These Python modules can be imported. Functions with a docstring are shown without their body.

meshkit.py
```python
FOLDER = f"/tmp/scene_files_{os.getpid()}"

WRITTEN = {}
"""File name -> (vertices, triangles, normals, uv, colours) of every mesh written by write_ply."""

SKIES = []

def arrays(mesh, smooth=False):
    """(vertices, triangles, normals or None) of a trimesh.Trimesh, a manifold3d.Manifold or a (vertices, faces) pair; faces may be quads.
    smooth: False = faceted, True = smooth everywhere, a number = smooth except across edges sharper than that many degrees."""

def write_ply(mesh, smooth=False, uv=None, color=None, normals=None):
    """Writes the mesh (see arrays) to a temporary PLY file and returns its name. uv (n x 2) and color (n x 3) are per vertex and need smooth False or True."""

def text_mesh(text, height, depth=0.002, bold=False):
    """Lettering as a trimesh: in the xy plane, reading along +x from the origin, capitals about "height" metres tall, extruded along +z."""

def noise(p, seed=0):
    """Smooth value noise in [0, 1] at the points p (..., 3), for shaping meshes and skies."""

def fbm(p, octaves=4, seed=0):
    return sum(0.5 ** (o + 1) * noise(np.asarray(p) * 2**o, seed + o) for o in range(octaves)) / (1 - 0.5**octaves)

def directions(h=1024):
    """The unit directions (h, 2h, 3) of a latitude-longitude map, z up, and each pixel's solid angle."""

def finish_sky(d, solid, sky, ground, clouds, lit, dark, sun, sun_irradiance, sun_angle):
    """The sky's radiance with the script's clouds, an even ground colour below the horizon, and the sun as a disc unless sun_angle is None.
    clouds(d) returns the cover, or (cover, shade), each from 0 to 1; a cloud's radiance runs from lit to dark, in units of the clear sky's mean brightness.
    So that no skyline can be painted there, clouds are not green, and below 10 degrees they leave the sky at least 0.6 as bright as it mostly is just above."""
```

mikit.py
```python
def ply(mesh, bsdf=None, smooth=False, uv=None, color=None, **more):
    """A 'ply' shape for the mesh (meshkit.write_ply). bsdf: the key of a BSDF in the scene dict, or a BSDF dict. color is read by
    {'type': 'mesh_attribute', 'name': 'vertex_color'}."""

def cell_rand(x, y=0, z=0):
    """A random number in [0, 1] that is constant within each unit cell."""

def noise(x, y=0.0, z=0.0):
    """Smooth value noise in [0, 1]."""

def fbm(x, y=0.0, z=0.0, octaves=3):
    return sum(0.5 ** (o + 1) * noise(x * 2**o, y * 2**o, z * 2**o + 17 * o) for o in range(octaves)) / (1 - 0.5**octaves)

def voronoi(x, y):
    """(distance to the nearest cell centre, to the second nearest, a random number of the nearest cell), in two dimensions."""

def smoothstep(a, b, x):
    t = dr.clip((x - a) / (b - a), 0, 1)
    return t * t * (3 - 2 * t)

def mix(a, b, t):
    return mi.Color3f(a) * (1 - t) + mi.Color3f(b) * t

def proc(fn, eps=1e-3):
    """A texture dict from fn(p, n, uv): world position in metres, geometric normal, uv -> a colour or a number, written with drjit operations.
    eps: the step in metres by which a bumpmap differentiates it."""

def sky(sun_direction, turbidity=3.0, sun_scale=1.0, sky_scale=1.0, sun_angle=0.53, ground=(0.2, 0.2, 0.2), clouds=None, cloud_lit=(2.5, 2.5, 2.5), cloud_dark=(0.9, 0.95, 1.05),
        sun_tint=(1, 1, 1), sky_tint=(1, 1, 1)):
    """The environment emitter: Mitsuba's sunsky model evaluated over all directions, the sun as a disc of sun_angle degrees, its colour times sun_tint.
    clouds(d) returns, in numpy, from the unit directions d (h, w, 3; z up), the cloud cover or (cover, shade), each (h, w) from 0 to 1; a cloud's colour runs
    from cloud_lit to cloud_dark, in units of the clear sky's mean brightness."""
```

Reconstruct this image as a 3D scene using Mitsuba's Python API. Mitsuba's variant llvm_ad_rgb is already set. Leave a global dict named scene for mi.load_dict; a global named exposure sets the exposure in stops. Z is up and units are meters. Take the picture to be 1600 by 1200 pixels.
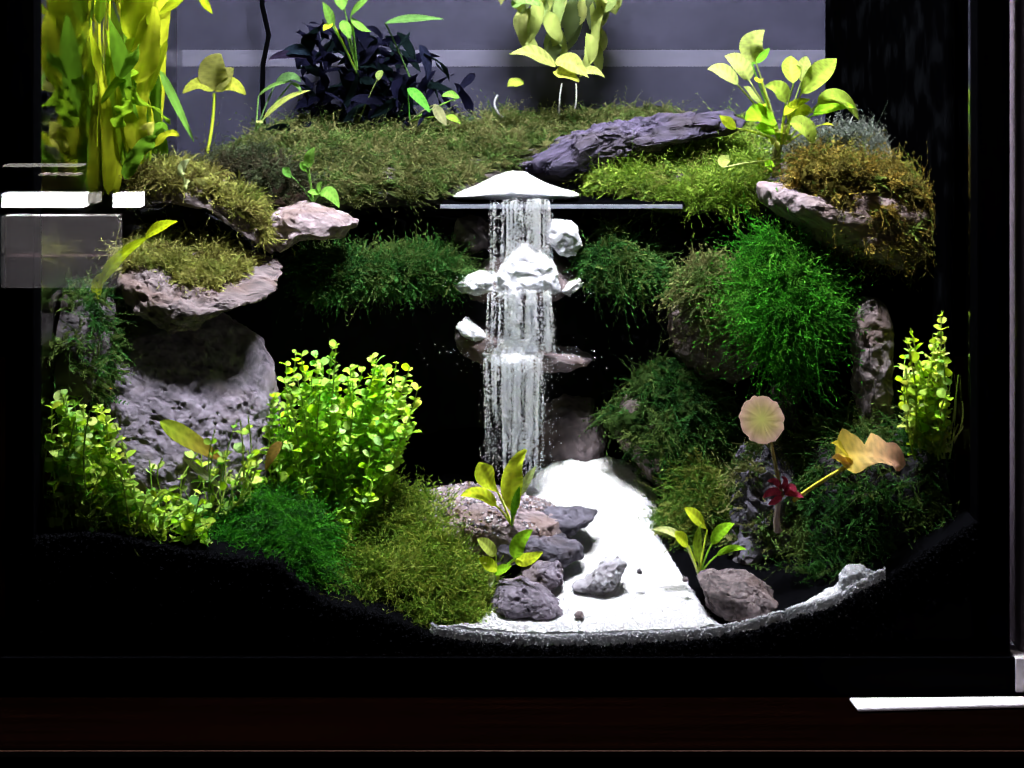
import math, numpy as np, trimesh, mitsuba as mi, mikit, meshkit
import shapely
from shapely.geometry import Polygon
from scipy.spatial import cKDTree
T = mi.ScalarTransform4f
scene, labels = {}, {}
# ------------------------------------------------------------------ camera, light, exposure
# 0.3 mm per photo pixel on the plane of the front glass (y = 0); the camera stands 0.75 m in front of it, level, with a shifted lens
SC, D, HY = 0.0003, 0.75, 60.0
ZC = (1085 - HY) * SC
exposure = 0.0
LAMP, LAMP_COL = 265.0, (0.95, 0.98, 1.10)
scene['camera'] = {'type': 'perspective', 'fov': 2 * math.degrees(math.atan(800 * SC / D)), 'fov_axis': 'x',
    'to_world': T().look_at(origin=[0, -D, ZC], target=[0, 0, ZC], up=[0, 0, 1]), 'near_clip': 0.01, 'far_clip': 20.0,
    'principal_point_offset_x': 0.0, 'principal_point_offset_y': (600 - HY) / 1200.0}

def S(y): return SC * (D + y) / D
def P(px, py, y):
    k = S(y); return np.array([(px - 800) * k, y, ZC + (HY - py) * k])
def proj(p):
    p = np.asarray(p); k = SC * (D + p[:, 1]) / D
    return np.stack([800 + p[:, 0] / k, HY + (ZC - p[:, 2]) / k], 1)

# ------------------------------------------------------------------ materials
ATTR = {'type': 'mesh_attribute', 'name': 'vertex_color'}
def two(d): return {'type': 'twosided', 'bsdf': d}
def grit_fn(p, n, uv): return mikit.fbm(p.x * 700, p.y * 700, p.z * 700, 3)
scene['mat_rock'] = two({'type': 'bumpmap', 'arbitrary': mikit.proc(grit_fn, 2e-4), 'scale': .0012, 'bsdf': {'type': 'principled', 'base_color': ATTR, 'roughness': 0.85, 'specular': 0.3}})
scene['mat_moss'] = {'type': 'principledthin', 'base_color': ATTR, 'roughness': 0.6, 'diff_trans': 0.7, 'spec_trans': 0.0, 'eta': 1.3}
scene['mat_leaf'] = {'type': 'principledthin', 'base_color': ATTR, 'roughness': 0.35, 'diff_trans': 0.9, 'spec_trans': 0.0, 'eta': 1.4}
scene['mat_stem'] = two({'type': 'principled', 'base_color': ATTR, 'roughness': 0.5})
def sand_fn(p, n, uv):
    g = mikit.noise(p.x * 2600, p.y * 2600, p.z * 2600)
    return mikit.mix((0.40, 0.40, 0.42), (0.76, 0.76, 0.77), g)
scene['mat_sand'] = two({'type': 'principled', 'base_color': mikit.proc(sand_fn), 'roughness': 0.7, 'specular': 0.4})
scene['mat_fall'] = two({'type': 'diffuse', 'reflectance': {'type': 'rgb', 'value': [.88, .91, .97]}})  # whiter copy of the sand: brightness put into colour where streams catch little light
scene['mat_soil'] = two({'type': 'diffuse', 'reflectance': {'type': 'rgb', 'value': [0.0015, 0.0015, 0.0018]}})
scene['mat_black'] = two({'type': 'diffuse', 'reflectance': {'type': 'rgb', 'value': [0.0008, 0.0008, 0.001]}})
scene['mat_glass'] = {'type': 'thindielectric', 'int_ior': 1.5, 'ext_ior': 1.0}
def film_fn(p, n, uv):
    return mikit.mix((0.014, 0.0135, 0.026), (0.036, 0.0335, 0.058), mikit.fbm(p.x * 40, p.y * 40, p.z * 40))
scene['mat_film'] = two({'type': 'principled', 'base_color': mikit.proc(film_fn), 'roughness': 0.5, 'specular': 0.4})
scene['mat_reflection'] = two({'type': 'principled', 'base_color': {'type': 'rgb', 'value': [0.095, 0.09, 0.125]}, 'roughness': 0.5})
def wood_fn(p, n, uv):
    g = mikit.fbm(p.x * 9, p.y * 300, p.z * 300)
    return mikit.mix((0.0003, 0.0001, 0.00005), (0.0015, 0.0004, 0.0002), g)
scene['mat_wood'] = two({'type': 'principled', 'base_color': mikit.proc(wood_fn), 'roughness': 0.55, 'specular': 0.0})
scene['mat_edge'] = two({'type': 'principled', 'base_color': {'type': 'rgb', 'value': [0.012, 0.0035, 0.001]}, 'roughness': 0.35})
scene['mat_white'] = two({'type': 'principled', 'base_color': {'type': 'rgb', 'value': [0.75, 0.69, 0.72]}, 'roughness': 0.6})
scene['mat_post'] = two({'type': 'principled', 'base_color': {'type': 'rgb', 'value': [0.16, 0.12, 0.15]}, 'roughness': 0.6})
scene['mat_edgepale'] = two({'type': 'principled', 'base_color': {'type': 'rgb', 'value': [0.24, 0.25, 0.29]}, 'roughness': 0.3})
scene['mat_metal'] = two({'type': 'principled', 'base_color': {'type': 'rgb', 'value': [0.1, 0.1, 0.1]}, 'roughness': 0.4})

# ------------------------------------------------------------------ helpers
def label(key, text=None, cat=None, group=None, kind=None):
    d = labels.setdefault(key, {})
    for k, v in (('label', text), ('category', cat), ('group', group), ('kind', kind)):
        if v: d[k] = v
    return key
used = {}
def numbered(base):
    n = used.get(base, 0); used[base] = n + 1
    return base if n == 0 else f'{base}_{n:03d}'
def put(key, mesh, mat, smooth=True, color=None):
    if color is not None:
        n = len(mesh[0]) if isinstance(mesh, tuple) else len(mesh.vertices)
        color = np.broadcast_to(np.asarray(color, float), (n, 3)).copy()
    scene[key] = mikit.ply(mesh, mat, smooth=smooth, color=color)
    return key
def part(owner, name, mesh, mat, smooth=True, color=None):
    return put(numbered(owner + '__' + name), mesh, mat, smooth, color)
def inside_tank(v):
    v = np.array(v); v[:, 0] = np.clip(v[:, 0], XL + .001, XR - .0065); v[:, 1] = np.clip(v[:, 1], .0042, DEP - .001); return v
def join(meshes):
    v, f, c, o = [], [], [], 0
    for m in meshes:
        v.append(m[0]); f.append(m[1] + o); o += len(m[0])
        if len(m) > 2: c.append(m[2])
    return np.vstack(v), np.vstack(f), (np.vstack(c) if c else None)
def box(x0, x1, y0, y1, z0, z1, bev=0.0):
    if bev:
        import manifold3d as m3
        cs = []
        for a in (x0 + bev, x1 - bev):
            for b in (y0 + bev, y1 - bev):
                for c in (z0 + bev, z1 - bev): cs.append(m3.Manifold.sphere(bev, 12).translate((a, b, c)))
        h = m3.Manifold.batch_hull(cs).to_mesh()
        return trimesh.Trimesh(h.vert_properties[:, :3], h.tri_verts)
    return trimesh.creation.box(bounds=[[x0, y0, z0], [x1, y1, z1]])
def smoothstep(a, b, x):
    t = np.clip((x - a) / (b - a), 0, 1); return t * t * (3 - 2 * t)
def vnormals(v, f):
    n = np.zeros_like(v); c = np.cross(v[f[:, 1]] - v[f[:, 0]], v[f[:, 2]] - v[f[:, 0]])
    for k in range(3): np.add.at(n, f[:, k], c)
    return n / (np.linalg.norm(n, axis=1, keepdims=True) + 1e-20)

# ---- stones: a lump whose outline is given in photo pixels at its own distance y, with half depth ry in metres
ROCKCOL = {'grey': ((.055, .046, .056), (.18, .152, .178), (.11, .082, .078)), 'rust': ((.045, .035, .034), (.165, .128, .124), (.10, .064, .052)), 'brown': ((.05, .037, .033), (.13, .1, .09), (.13, .085, .07)),
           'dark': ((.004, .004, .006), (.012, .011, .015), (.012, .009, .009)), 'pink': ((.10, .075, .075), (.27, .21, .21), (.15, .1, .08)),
           'purple': ((.03, .027, .034), (.11, .1, .122), (.07, .055, .058)), 'violet': ((.016, .013, .024), (.075, .06, .098), (.04, .032, .036)), 'pale': ((.14, .135, .145), (.5, .49, .5), (.2, .18, .19)),
           'sand': ((.68, .68, .7), (.9, .9, .91), (.8, .8, .8)), 'moss': ((.02, .03, .01), (.05, .06, .015), (.05, .04, .015)), 'dim': ((.02, .017, .018), (.055, .045, .045), (.05, .036, .03))}
def lump(poly, y, ry, seed=0, sub=4, amp=.14, pore=.0045, pdepth=.0011, tilt=0.0, fine=.0011, power=.75, ridge=.35):
    poly = np.array(poly, float); pg = Polygon(poly).buffer(0)
    if pg.geom_type != 'Polygon': pg = max(pg.geoms, key=lambda g: g.area)
    c = np.array(pg.centroid.coords[0]); ang = np.linspace(-np.pi, np.pi, 241)
    rad = []
    for a in ang:
        ray = shapely.LineString([c, c + 3000 * np.array([np.cos(a), np.sin(a)])]).intersection(pg)
        rad.append(max(np.hypot(*(np.array(q) - c)) for g in getattr(ray, 'geoms', [ray]) for q in g.coords))
    rad = np.array(rad)
    ker = np.array([1, 2, 3, 2, 1]) / 9.0
    rad = np.convolve(np.r_[rad[-5:-1], rad, rad[1:5]], ker, 'same')[4:-4]
    ico = trimesh.creation.icosphere(subdivisions=sub); v = np.array(ico.vertices); f = np.array(ico.faces)
    th = np.arctan2(-v[:, 2], v[:, 0]); rho = np.hypot(v[:, 0], v[:, 2])
    r = np.interp(th, ang, rad) * S(y) * rho ** power
    o = P(c[0], c[1], y)
    w = np.stack([o[0] + r * np.cos(th), y + ry * np.sign(v[:, 1]) * np.abs(v[:, 1]) ** .8, o[2] - r * np.sin(th)], 1)
    size = rad.mean() * S(y)
    n1 = meshkit.fbm(w / (size * .8) + 31.7 * seed, 3, seed) - .5
    n1 = n1 - ridge * (1 - np.abs(2 * meshkit.fbm(w / (size * .55) + 9.1 * seed, 2, seed + 40) - 1)) ** 3 * .5
    cc = np.array([o[0], y, o[2]])
    w = cc + (w - cc) * (1 + amp * 2 * n1)[:, None]
    w[:, 2] += tilt * (w[:, 1] - y)
    nrm = vnormals(w, f)
    w = w + nrm * ((meshkit.fbm(w / .008 + seed, 4, seed + 5) - .5) * 4.4 * fine - fine * 1.1 * (1 - np.abs(2 * meshkit.fbm(w / .012 + 3 * seed, 3, seed + 6) - 1)) ** 4)[:, None]
    if pdepth > 0:
        rng = np.random.default_rng(seed + 99)
        lo, hi = w.min(0), w.max(0); nn = int(np.prod((hi - lo) / pore)) + 4
        if nn > 60000: nn = 60000
        pts = lo + rng.random((nn, 3)) * (hi - lo)
        d, i = cKDTree(pts).query(w + .35 * pore * (np.stack([meshkit.noise(w / (pore * .7) + 20 * q, seed + q) for q in range(3)], 1) - .5))
        k = (.16 + .5 * rng.random(nn) ** 1.6)[i] * pore
        w = w - vnormals(w, f) * (pdepth * (1 - smoothstep(.35 * k, 1.0 * k, d)))[:, None]
    return w, f
def rock_color(w, kind, seed):
    a, b, c = (np.array(x) for x in ROCKCOL[kind])
    t = meshkit.fbm(w / .006 + seed, 4, seed + 3)[:, None]; u = smoothstep(.5, .68, meshkit.fbm(w / .02 + 7 * seed, 3, seed + 8))[:, None]
    t = np.clip((t - .25) * 2 + .8 * (meshkit.noise(w / .0014, seed + 21)[:, None] - .5), 0, 1.3)
    return (a * (1 - t) + b * t) * (1 - u * .7) + c * u * .7
meshes = {}
def rock(key, text, poly, y, ry, color='grey', cat='rock', name='lava_rock', seed=None, group=None, **kw):
    """key: my own handle for the mesh; the scene key comes from name"""
    seed = len(meshes) + 1 if seed is None else seed
    w, f = lump(poly, y, ry, seed, **kw); w = inside_tank(w)
    meshes[key] = (w, f)
    k = numbered(name)
    put(k, (w, f), 'mat_rock', True, rock_color(w, color, seed)) if color != 'sand' else put(k, (w, f), 'mat_sand', True)
    if text: label(k, text, cat, group)
    return k
def el(px, py, rx, ry, n=24, rot=0):
    a = np.arange(n) * 2 * np.pi / n; x, y = rx * np.cos(a), ry * np.sin(a); c, s = math.cos(math.radians(rot)), math.sin(math.radians(rot))
    return [(px + c * q - s * w, py + s * q + c * w) for q, w in zip(x, y)]

# ---- moss: many small fronds rooted on a surface, over a thin felt
def sample(mesh, n, rng, keep):
    v, f = mesh; c = np.cross(v[f[:, 1]] - v[f[:, 0]], v[f[:, 2]] - v[f[:, 0]]); a = np.linalg.norm(c, axis=1); nn = c / (a[:, None] + 1e-20)
    mid = v[f].mean(1); w = a * keep(mid, nn); w = np.maximum(w, 0)
    i = rng.choice(len(f), n, p=w / w.sum())
    r = rng.random((n, 2)); s = np.sqrt(r[:, :1]); q = v[f[i]]
    return (1 - s) * q[:, 0] + s * (1 - r[:, 1:]) * q[:, 1] + s * r[:, 1:] * q[:, 2], nn[i], w
def fronds(p, d, L, W, ca, cb, rng, droop=.4, curl=.5, nseg=4, nleaf=5, leaf=.0016):
    N = len(p); t = np.linspace(0, 1, nseg + 1)
    rv = rng.normal(size=(N, 3)); d = d / np.linalg.norm(d, axis=1, keepdims=True)
    side = np.cross(d, rv); side /= np.linalg.norm(side, axis=1, keepdims=True); oth = np.cross(d, side)
    bend = side * rng.normal(0, curl, (N, 1)) + oth * rng.normal(0, curl, (N, 1)) + np.array([0, 0, -droop])
    pos = lambda tt: p[:, None] + L[:, None, None] * (d[:, None] * tt[None, :, None] + bend[:, None] * (tt ** 2)[None, :, None])
    c = pos(t); w = (W * (1 - .75 * t))[None, :, None]
    v1 = np.stack([c - side[:, None] * w, c + side[:, None] * w], 2).reshape(N, -1, 3)
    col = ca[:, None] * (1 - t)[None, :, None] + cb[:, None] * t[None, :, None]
    c1 = np.repeat(col, 2, 1)
    q = np.arange(nseg) * 2; f1 = np.concatenate([np.stack([q, q + 1, q + 3], 1), np.stack([q, q + 3, q + 2], 1)])
    nv = v1.shape[1]
    tl = np.linspace(.18, 1.0, nleaf); cl = pos(tl); tan = pos(np.clip(tl + .05, 0, 2)) - cl; tan /= np.linalg.norm(tan, axis=2, keepdims=True)
    vs, cs, fs = [v1], [c1], [np.broadcast_to(f1, (N,) + f1.shape)]
    for sgn in (-1, 1):
        dirn = tan * .8 + sgn * side[:, None] * .8 + oth[:, None] * rng.normal(0, .35, (N, nleaf, 1)); ll = (leaf * (1.15 - .6 * tl))[None, :, None] * rng.uniform(.7, 1.3, (N, nleaf, 1))
        tip = cl + dirn * ll; wd = np.cross(dirn, oth[:, None]); wd = wd / np.linalg.norm(wd, axis=2, keepdims=True) * ll * .22
        v2 = np.stack([cl, cl + dirn * ll * .5 + wd, tip, cl + dirn * ll * .5 - wd], 2).reshape(N, -1, 3)
        colr = ca[:, None] * (1 - tl)[None, :, None] + cb[:, None] * tl[None, :, None]
        k = np.arange(nleaf) * 4 + nv; nv += nleaf * 4
        vs.append(v2); cs.append(np.repeat(colr, 4, 1)); ff = np.concatenate([np.stack([k, k + 1, k + 2], 1), np.stack([k, k + 2, k + 3], 1)]); fs.append(np.broadcast_to(ff, (N,) + ff.shape))
    v = np.concatenate(vs, 1); cc = np.concatenate(cs, 1); f = np.concatenate(fs, 1) + (np.arange(N) * nv)[:, None, None]
    return v.reshape(-1, 3), f.reshape(-1, 3), cc.reshape(-1, 3)
PAL = {'olive': [(.04, .055, .018), (.11, .13, .038), (.17, .17, .06), (.06, .11, .025), (.14, .2, .05)], 'brown': [(.09, .055, .012), (.10, .15, .025), (.2, .14, .025), (.06, .05, .012), (.17, .16, .03), (.24, .19, .04)],
       'green': [(.015, .05, .012), (.03, .1, .018), (.06, .11, .025), (.09, .13, .03)], 'bright': [(.015, .10, .007), (.04, .22, .012), (.02, .08, .008), (.09, .28, .025)],
       'lime': [(.08, .15, .015), (.2, .32, .035), (.3, .4, .06), (.12, .2, .03), (.24, .26, .06)], 'yel': [(.10, .085, .025), (.24, .23, .06), (.34, .35, .09), (.14, .15, .035), (.2, .25, .05)], 'dull': [(.03, .04, .02), (.06, .075, .035), (.05, .045, .025)],
       'pale': [(.12, .13, .1), (.22, .24, .2), (.08, .1, .07)], 'mid': [(.03, .07, .012), (.08, .16, .02), (.14, .16, .03), (.05, .11, .015), (.2, .25, .05)], 'fore': [(.06, .11, .014), (.14, .24, .025), (.24, .29, .04), (.09, .16, .018), (.34, .42, .08)], 'dark': [(.012, .04, .015), (.02, .07, .02), (.03, .06, .02)]}
def moss(name, text, hosts, n, pal, L=.006, up=0.0, seed=1, inside=None, droop=.4, curl=.9, upbias=.5, W=.00020, leaf=.0027, cat='moss', nleaf=7, felt=True, nseg=4, gap=.40):
    rng = np.random.default_rng(seed); out = []; pal = np.array(PAL[pal] if isinstance(pal, str) else pal)
    poly = shapely.Polygon(inside) if inside is not None else None
    def keep(mid, nn):
        k = smoothstep(up - .12, up + .12, nn[:, 2] + .35 * (meshkit.fbm(mid / .012 + seed, 3, seed) - .5)) * np.where(nn[:, 1] > .6, .25, 1.0) * smoothstep(gap - .06, gap + .06, meshkit.fbm(mid / .012 + 77 + seed, 3, seed + 9))
        if poly is not None:
            q = proj(mid + (meshkit.noise(mid / .006, seed)[:, None] - .5) * .006)
            k = k * shapely.contains_xy(poly, q[:, 0], q[:, 1])
        return k
    tot = [h if isinstance(h, tuple) else meshes[h] for h in hosts]
    ar = np.array([(np.linalg.norm(np.cross(v[f[:, 1]] - v[f[:, 0]], v[f[:, 2]] - v[f[:, 0]]), axis=1) * keep(v[f].mean(1), np.cross(v[f[:, 1]] - v[f[:, 0]], v[f[:, 2]] - v[f[:, 0]]) / (np.linalg.norm(np.cross(v[f[:, 1]] - v[f[:, 0]], v[f[:, 2]] - v[f[:, 0]]), axis=1)[:, None] + 1e-20))).sum() for v, f in tot])
    for m, a in zip(tot, ar / ar.sum()):
        k = int(n * a * .75)
        if k < 3: continue
        p, nn, w = sample(m, k, rng, keep)
        cl = np.stack([meshkit.noise(p / .0075 + 50 * q, seed + q) for q in range(3)], 1) - .5
        d = nn * .8 + np.array([0, 0, upbias]) + rng.normal(0, .65, (k, 3)) + 2.6 * cl
        ci = np.clip((meshkit.fbm(p / .011 + 3 * seed, 3, seed + 2) - .22) / .56 * len(pal) + rng.normal(0, .5, k), 0, len(pal) - 1).astype(int)
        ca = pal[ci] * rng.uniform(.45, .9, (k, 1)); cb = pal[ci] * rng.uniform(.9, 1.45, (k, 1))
        big = .35 + 1.7 * meshkit.noise(p / .008 + 11, seed + 4)
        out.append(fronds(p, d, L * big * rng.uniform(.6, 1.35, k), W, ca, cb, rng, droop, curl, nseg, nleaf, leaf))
        if felt:
            v, f = m; vn = vnormals(v, f); sel = f[w > 0]
            if len(sel):
                u, inv = np.unique(sel, return_inverse=True)
                vv = v[u] + vn[u] * (.0008 + .0016 * meshkit.fbm(v[u] / .004, 2, seed))[:, None]
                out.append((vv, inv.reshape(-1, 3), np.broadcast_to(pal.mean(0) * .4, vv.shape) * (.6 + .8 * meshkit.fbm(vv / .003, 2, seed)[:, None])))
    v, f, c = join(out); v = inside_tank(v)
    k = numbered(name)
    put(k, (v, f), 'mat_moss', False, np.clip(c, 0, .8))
    label(k, text, cat, kind='stuff')
    return k

# ---- leaves and stems
def leaf(p0, p1, p2, w, face=(0, -.75, .65), shape='ovate', fold=.22, wav=0.0, nl=10, nw=4, col=(.3, .45, .03), rng=None, twist=0.0, tipcol=None, rag=0.0):
    p0, p1, p2 = (np.asarray(q, float) for q in (p0, p1, p2)); t = np.linspace(0, 1, nl + 1)[:, None]
    B = (1 - t) ** 2 * p0 + 2 * t * (1 - t) * p1 + t ** 2 * p2; Tn = 2 * (1 - t) * (p1 - p0) + 2 * t * (p2 - p1); Tn /= np.linalg.norm(Tn, axis=1, keepdims=True) + 1e-12
    face = np.asarray(face, float); side = np.cross(Tn, face); side /= np.linalg.norm(side, axis=1, keepdims=True) + 1e-9; N = np.cross(side, Tn)
    if twist:
        a = twist * t; side, N = side * np.cos(a) + N * np.sin(a), N * np.cos(a) - side * np.sin(a)
    tt = t[:, 0]
    wp = {'ovate': np.sin(np.pi * np.clip(tt, 0, 1) ** .8) ** .75, 'obovate': np.sin(np.pi * tt ** 1.35) ** .8, 'ribbon': np.clip(np.minimum(tt * 8, (1 - tt) * 5), 0, 1) ** .6,
          'lance': np.sin(np.pi * tt ** .7) ** .9, 'round': np.sqrt(np.clip(1 - (2 * tt - 1) ** 2, 0, 1))}[shape]
    wp = np.maximum(wp, .06)[:, None]
    ph = 0 if rng is None else rng.uniform(0, 6)
    out = []
    for u in np.linspace(-1, 1, nw + 1):
        wu_ = w * (1 + rag * (meshkit.noise(np.stack([tt * 11, 0 * tt + np.sign(u) * 3, 0 * tt], 1), 8) - .6))[:, None] if rag else w
        ruf = wav * np.sin(9 * t * (1.6 if shape == 'ribbon' else 1) + ph + (u > 0) * 2.0) * abs(u) ** 1.5
        out.append(B + side * (u * .5 * wu_ * wp) + N * (fold * abs(u) * .5 * wu_ * wp + ruf * w))
    v = np.stack(out, 1).reshape(-1, 3); k = nw + 1
    i, j = np.meshgrid(np.arange(nl), np.arange(nw), indexing='ij'); q = (i * k + j).ravel()
    f = np.concatenate([np.stack([q, q + 1, q + k + 1], 1), np.stack([q, q + k + 1, q + k], 1)])
    c = np.asarray(col, float) * np.ones((len(v), 3)); c = c * (.82 + .36 * meshkit.fbm(v / .004, 2, 3))[:, None]
    if tipcol is not None:
        s = np.repeat(np.linspace(0, 1, nl + 1), k)[:, None]; c = c * (1 - s) + np.asarray(tipcol) * s
    if nl >= 20:
        U, TT = np.tile(np.abs(np.linspace(-1, 1, k)), nl + 1), np.repeat(np.linspace(0, 1, nl + 1), k); c = c * (1 + .22 * np.cos(2 * np.pi * (TT * 7 - U * .9)) * (U > .05))[:, None]
    mid = np.tile(np.abs(np.linspace(-1, 1, k)) < .1, nl + 1); c[mid] *= 1.25
    return v, f, np.clip(c, 0, .85)
def tube(pts, r, col=(.2, .3, .03), sides=6, n=10):
    pts = np.asarray(pts, float)
    if len(pts) == 3:
        t = np.linspace(0, 1, n + 1)[:, None]; pts = (1 - t) ** 2 * pts[0] + 2 * t * (1 - t) * pts[1] + t ** 2 * pts[2]
    r = np.interp(np.linspace(0, 1, len(pts)), np.linspace(0, 1, len(np.atleast_1d(r))), np.atleast_1d(r))
    t = np.gradient(pts, axis=0); t /= np.linalg.norm(t, axis=1, keepdims=True) + 1e-12
    a = np.cross(t, np.where(np.abs(t[:, 1:2]) < .9, [[0, 1.0, 0]], [[1.0, 0, 0]])); a /= np.linalg.norm(a, axis=1, keepdims=True) + 1e-12; b = np.cross(t, a)
    g = np.arange(sides) * 2 * np.pi / sides
    v = (pts[:, None] + r[:, None, None] * (np.cos(g)[None, :, None] * a[:, None] + np.sin(g)[None, :, None] * b[:, None])).reshape(-1, 3)
    i, j = np.meshgrid(np.arange(len(pts) - 1), np.arange(sides), indexing='ij')
    q = np.stack([i * sides + j, i * sides + (j + 1) % sides, (i + 1) * sides + (j + 1) % sides, (i + 1) * sides + j], -1).reshape(-1, 4)
    return v, np.vstack([q[:, [0, 1, 2]], q[:, [0, 2, 3]]]), np.broadcast_to(np.asarray(col, float), v.shape)
def add_leaf(owner, m, name='leaf'): return part(owner, name, (inside_tank(m[0]), m[1]), 'mat_leaf', True, m[2])
def add_stem(owner, m, name='stem'): return part(owner, name, (m[0], m[1]), 'mat_stem', True, m[2])
def plant(name, text, cat='plant', group=None):
    return label(numbered(name), text, cat, group)
def px_leaf(owner, y, a, b, c, w, y2=None, stem=None, **kw):
    """a leaf from pixel a over b to c at distance y (tip at y2), w pixels wide; stem: pixel of the foot of its stalk"""
    y2 = y if y2 is None else y2
    kw = {**dict(nl=26, nw=6, wav=.04), **kw}; kw['rng'] = kw.get('rng') or np.random.default_rng(int(a[0] * 7 + c[1] * 13) % 9999)
    m = leaf(P(*a, y), P(*b, (y + y2) / 2 - .002), P(*c, y2), w * S(y), **kw)
    if stem is not None:
        s = P(*stem[:2], stem[2] if len(stem) > 2 else y); e = P(*a, y)
        add_stem(owner, tube([s, (s + e) / 2 + np.array([0, 0, .002]), e], [.0006, .00045], kw.get('col', (.3, .4, .03))))
    return add_leaf(owner, m)

# ------------------------------------------------------------------ the tank, the table, the room things
XL, XR, DEP, ZT = P(52, 0, 0)[0], P(1528, 0, 0)[0], 0.34, 0.40
wood = box(-.9, .9, -.054, .8, -.03, -.0005, .002)
tb = label('table', 'dark brown wooden table top under the tank', 'table')
part(tb, 'table_top', wood, 'mat_wood', 30)
part(tb, 'edge_strip', box(-.9, .9, -.0555, -.0541, -.0045, -.0020), 'mat_edge', False)
part(tb, 'apron', box(-.88, .88, -.045, .78, -.2, -.031), 'mat_wood', False)
tk = label('aquarium_tank', 'glass aquarium tank with black corner seams and grey back panel', 'aquarium')
gx0, gx1 = P(2, 0, 0)[0], P(1584, 0, 0)[0]
part(tk, 'front_pane', (np.array([[gx0, 0, .002], [gx1, 0, .002], [gx1, 0, ZT], [gx0, 0, ZT]]), np.array([[0, 1, 2], [0, 2, 3]])), 'mat_glass', False)
part(tk, 'side_pane', (np.array([[XL, .012, .012], [XL, DEP, .012], [XL, DEP, ZT], [XL, .012, ZT]]), np.array([[0, 1, 2], [0, 2, 3]])), 'mat_glass', False)
part(tk, 'side_pane', (np.array([[XR, .012, .012], [XR, DEP, .012], [XR, DEP, ZT], [XR, .012, ZT]]), np.array([[0, 2, 1], [0, 3, 2]])), 'mat_glass', False)
part(tk, 'back_panel', box(XL - .004, XR + .004, DEP, DEP + .004, .012, ZT), 'mat_film', False)
part(tk, 'corner_seam', box(gx0 + .001, XL, .002, .014, .0, ZT, .001), 'mat_black', 30)
part(tk, 'corner_seam', box(XR, gx1 - .001, .002, .014, .0, ZT, .001), 'mat_black', 30)
part(tk, 'base', box(gx0 + .002, gx1 - .002, .003, DEP, .0, .011), 'mat_black', False)
zs0, zs1 = P(0, 104, DEP)[2], P(0, 78, DEP)[2]
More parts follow.
